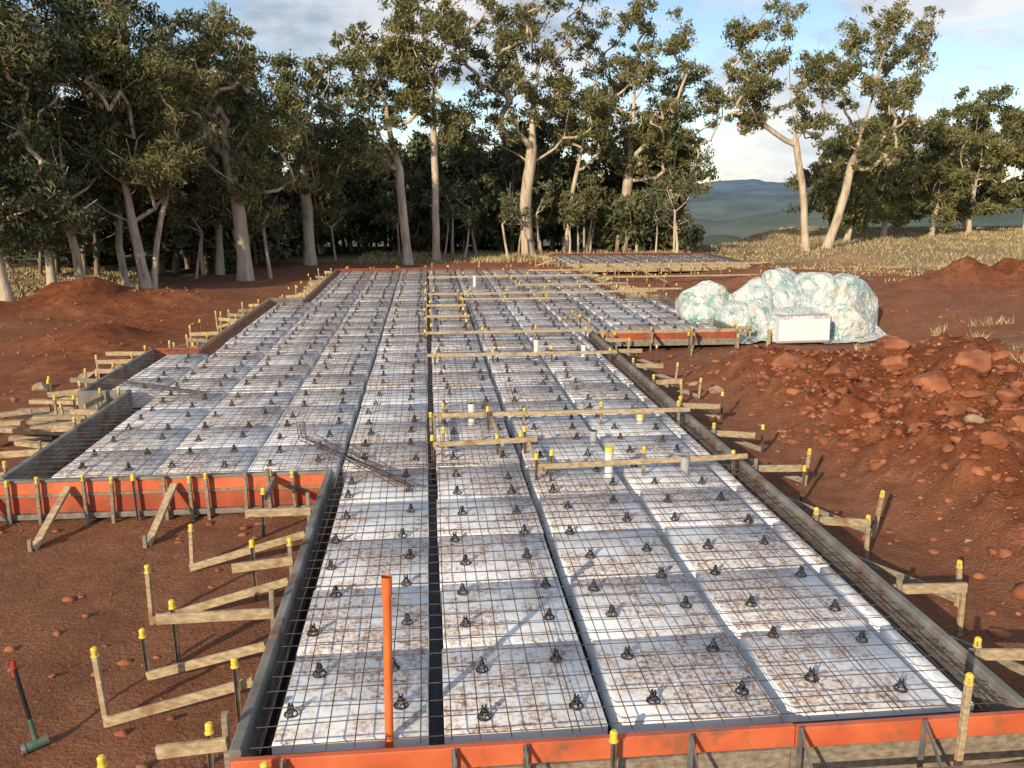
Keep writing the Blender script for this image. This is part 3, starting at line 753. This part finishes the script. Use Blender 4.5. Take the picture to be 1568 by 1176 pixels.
tree(E,.5,47.8,[(.0,0,5.0),(.1,0,10)],[(-.4,0,11.0,2.4,2.2,4.0,34),(1.1,0,7.4,1.4,1.3,1.2,6)],.22,5)
tree(E,6.2,52,[(.05,0,5.0),(.3,0,9.5),(.9,0,14)],[(-.6,0,12.2,4.5,3.4,5.0,68),(-1.8,0,7.6,2.6,2,1.8,14),(2.2,0,8.0,2.2,2,2.0,13)],.38,46)
tree(E,8.7,54,[(.5,0,3.4),(1.0,0,6)],[(1.1,0,7.2,2.3,2,2.4,22)],.17,7,tone=.4)
tree(E,13.3,56,[(-.1,0,5.0),(.1,0,9),(.2,0,11.5)],[(-.3,0,11.2,4.4,3.2,4.4,58),(.4,0,6.0,3.0,2.4,1.9,20)],.37,8)
tree(E,16.3,57,[(0,0,3.6),(.3,0,7)],[(.6,0,8.4,3.0,2.5,3.2,34),(-.8,0,4.4,2.4,2,1.6,14),(1.6,0,4.6,1.6,2,1.8,10)],.25,9,tone=.45)
tree(E,24.9,54.5,[(-.6,0,4.0),(-1.4,0,7.5),(-2,0,10.5)],[(-2.9,0,11.0,3.5,2.8,3.8,42),(-4.4,0,8.6,1.8,1.6,1.3,8),(-.4,0,7.4,1.4,1.3,1.2,6),(.2,0,10.5,1.3,1.3,1.6,7)],.25,10,bare=6)
tree(E,27.5,57,[(1.3,0,5.2),(2.2,0,9),(2.8,0,12.5)],[(3.0,0,11.8,3.4,3,5.4,60),(2.2,0,6.0,3.0,2.2,2.0,20)],.31,11)
for (x,y,zc,rx,rz,n,s) in ((38.2,69,5.2,3.0,3.9,34,12),(44.3,72,5.8,3.2,3.8,36,13),(50.5,76,7.4,4.4,5.0,58,14),(59,80,6.3,4.6,5.4,56,15),(33.5,66,4.2,2.8,3.8,32,16),(66,84,6.2,4.6,5.0,48,17),(55,84,5.2,4.2,4.4,40,18),(47,82,4.6,4.2,4.2,38,19),(41,80,4.6,4.0,4.2,34,20),(36,74,4.8,3.4,4.4,34,21)):
    tree(E,x,y,[(.3,0,zc-rz*.4),(.2,0,zc+rz*.2)],[(0,0,zc,rx,rx*.8,rz,n),(0,0,1.9,rx*.8,rx*.7,1.3,int(n*.2))],.22,s,npc=170,L=.44,W=.15,tone=.46,cr=(.8,1.4),mul=1.2)
for (x,y,tops,cr_,t,s) in ((-13.0,33.7,[(-.3,0,4),(-.2,0,8)],[(0,0,7.6,2.4,2.2,4.4,40),(-1,0,3.0,2.4,2,2.2,18)],.17,31),(-14.3,30.5,[(-.2,0,3.6),(-.6,0,8)],[(-.6,0,7.6,2.8,2.4,4.6,48),(.8,0,3.0,1.8,1.5,1.7,14)],.2,32),
  (-12.3,36.2,[(.1,0,4),(.3,0,8)],[(.2,0,8.5,2.2,2.0,4.2,34),(0,0,4,2,2,1.8,12)],.15,33),(-17,33,[(0,0,4),(0,0,9)],[(0,0,6.4,3.2,3,5.2,54)],.22,34),(-18,28,[(0,0,4),(.3,0,8)],[(1,0,6,3,3,4.8,48)],.22,35),(-9.9,42,[(.2,0,4),(.3,0,8)],[(.3,0,7.4,2.6,2.2,4.2,34)],.18,36),(-15.5,37,[(.2,0,4),(.3,0,8)],[(.3,0,5.6,3,2.2,5,40)],.18,37)):
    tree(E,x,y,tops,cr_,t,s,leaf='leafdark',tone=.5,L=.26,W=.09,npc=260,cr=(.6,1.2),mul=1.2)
def woodland():
    rng=np.random.default_rng(99); V=[];F=[];b=0; cl=[]
    spots=[]
    for i in range(106):
        x=rng.uniform(-26,17); y=rng.uniform(52,76)
        hh=rng.uniform(4.5,9.2)
        if x<-9: y=rng.uniform(41,62); hh=rng.uniform(5.5,12)
        if x>13: y=rng.uniform(58,66)
        spots.append((x,y,hh))
    for i in range(75):
        x=rng.uniform(-22,17); y=rng.uniform(54,66)
        if x<-9: y=rng.uniform(42,52)
        spots.append((x,y,rng.uniform(2.2,4.0)))
    for (x,y,h) in spots:
        zb=tz(x,y)-.2; lx=rng.normal()*.5
        n=[(np.array([x,y,zb])),np.array([x+lx*.4,y,zb+h*.45]),np.array([x+lx,y,zb+h*.8])]
        cc=[(p,rng.uniform(.8,1.4)) for p in ell(rng,(x+lx,y,zb+h*.64),(2.3,2.1,h*.42),int(6+h*1.2))]; cl+=cc
        nodes,par,rad,ntr=skeleton((x,y,zb),[tuple(n[1]),tuple(n[2])],cc,rng,rng.uniform(.07,.15),twigs=1)
        v,f=tubes(nodes,par,rad,ntr)
        V.append(v);F.append(f+b);b+=len(v)
    ob=np_mesh('woodland',np.concatenate(V),np.concatenate(F),[M['barkdark']],smooth=True)
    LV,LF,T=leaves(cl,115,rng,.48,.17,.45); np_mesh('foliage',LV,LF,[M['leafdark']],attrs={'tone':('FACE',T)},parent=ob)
woodland()
for i in range(28):
    rng=random.Random(i+500); x=rng.uniform(-11,15); y=49+rng.uniform(0,6)
    if x<-7: y=rng.uniform(38,44)
    h=rng.uniform(2.2,4.8)
    tree('sapling',x,y,[(rng.uniform(-.5,.5),0,h*.5),(rng.uniform(-.9,.9),0,h*.8)],[(0,0,h*.72,1.1,1.0,h*.32,7)],rng.uniform(.05,.09),600+i,npc=150,leaf='leaf' if rng.random()<.6 else 'leafdark',cr=(.45,.85),tone=.42)

# ------------------------------------------------------------------ sky, sun, camera
EL=20; AZ=216
w=bpy.data.worlds.new('World'); scene.world=w; w.use_nodes=True; nt=w.node_tree; nt.nodes.clear()
out=nt.nodes.new('ShaderNodeOutputWorld'); bg=nt.nodes.new('ShaderNodeBackground'); bg.inputs['Strength'].default_value=.15
sky=nt.nodes.new('ShaderNodeTexSky'); sky.sky_type='NISHITA'; sky.sun_disc=False; sky.sun_elevation=R(EL); sky.sun_rotation=R(AZ); sky.altitude=900; sky.air_density=1.0; sky.dust_density=.3; sky.ozone_density=1.6
v=coords(nt,(1.0,1.0,2.8),'Generated')
cf=ramp(nt,noise(nt,v,3.1,9,.58,.25),[(.45,0.0),(.55,.85),(.8,1.0)])
cc=ramp(nt,noise(nt,v,6.5,7,.6),[(.36,(2.9,3.25,3.8)),(.48,(4.7,4.9,5.3)),(.62,(6.4,6.3,6.1))])
c=mix(nt,cf,sky.outputs[0],cc); nt.links.new(c,bg.inputs['Color']); nt.links.new(bg.outputs[0],out.inputs['Surface'])
sd=bpy.data.lights.new('sun','SUN'); sd.energy=5.0; sd.angle=R(.6); sd.color=(1.0,.82,.58); so=link(bpy.data.objects.new('sun',sd))
az=R(AZ); dirv=-Vector((math.sin(az)*math.cos(R(EL)),math.cos(az)*math.cos(R(EL)),math.sin(R(EL))))
so.rotation_euler=dirv.to_track_quat('-Z','Y').to_euler(); so.location=(-20,-30,20)
cam=bpy.data.cameras.new('camera'); cam.lens=29.85; cam.sensor_width=36; cam.clip_start=.05; cam.clip_end=20000
co=link(bpy.data.objects.new('camera',cam)); co.location=(0,0,3.5); co.rotation_euler=(R(90-12.9),0,R(-5.65)); scene.camera=co
scene.view_settings.view_transform='Standard'; scene.view_settings.look='None'; scene.view_settings.exposure=0
print('DONE')
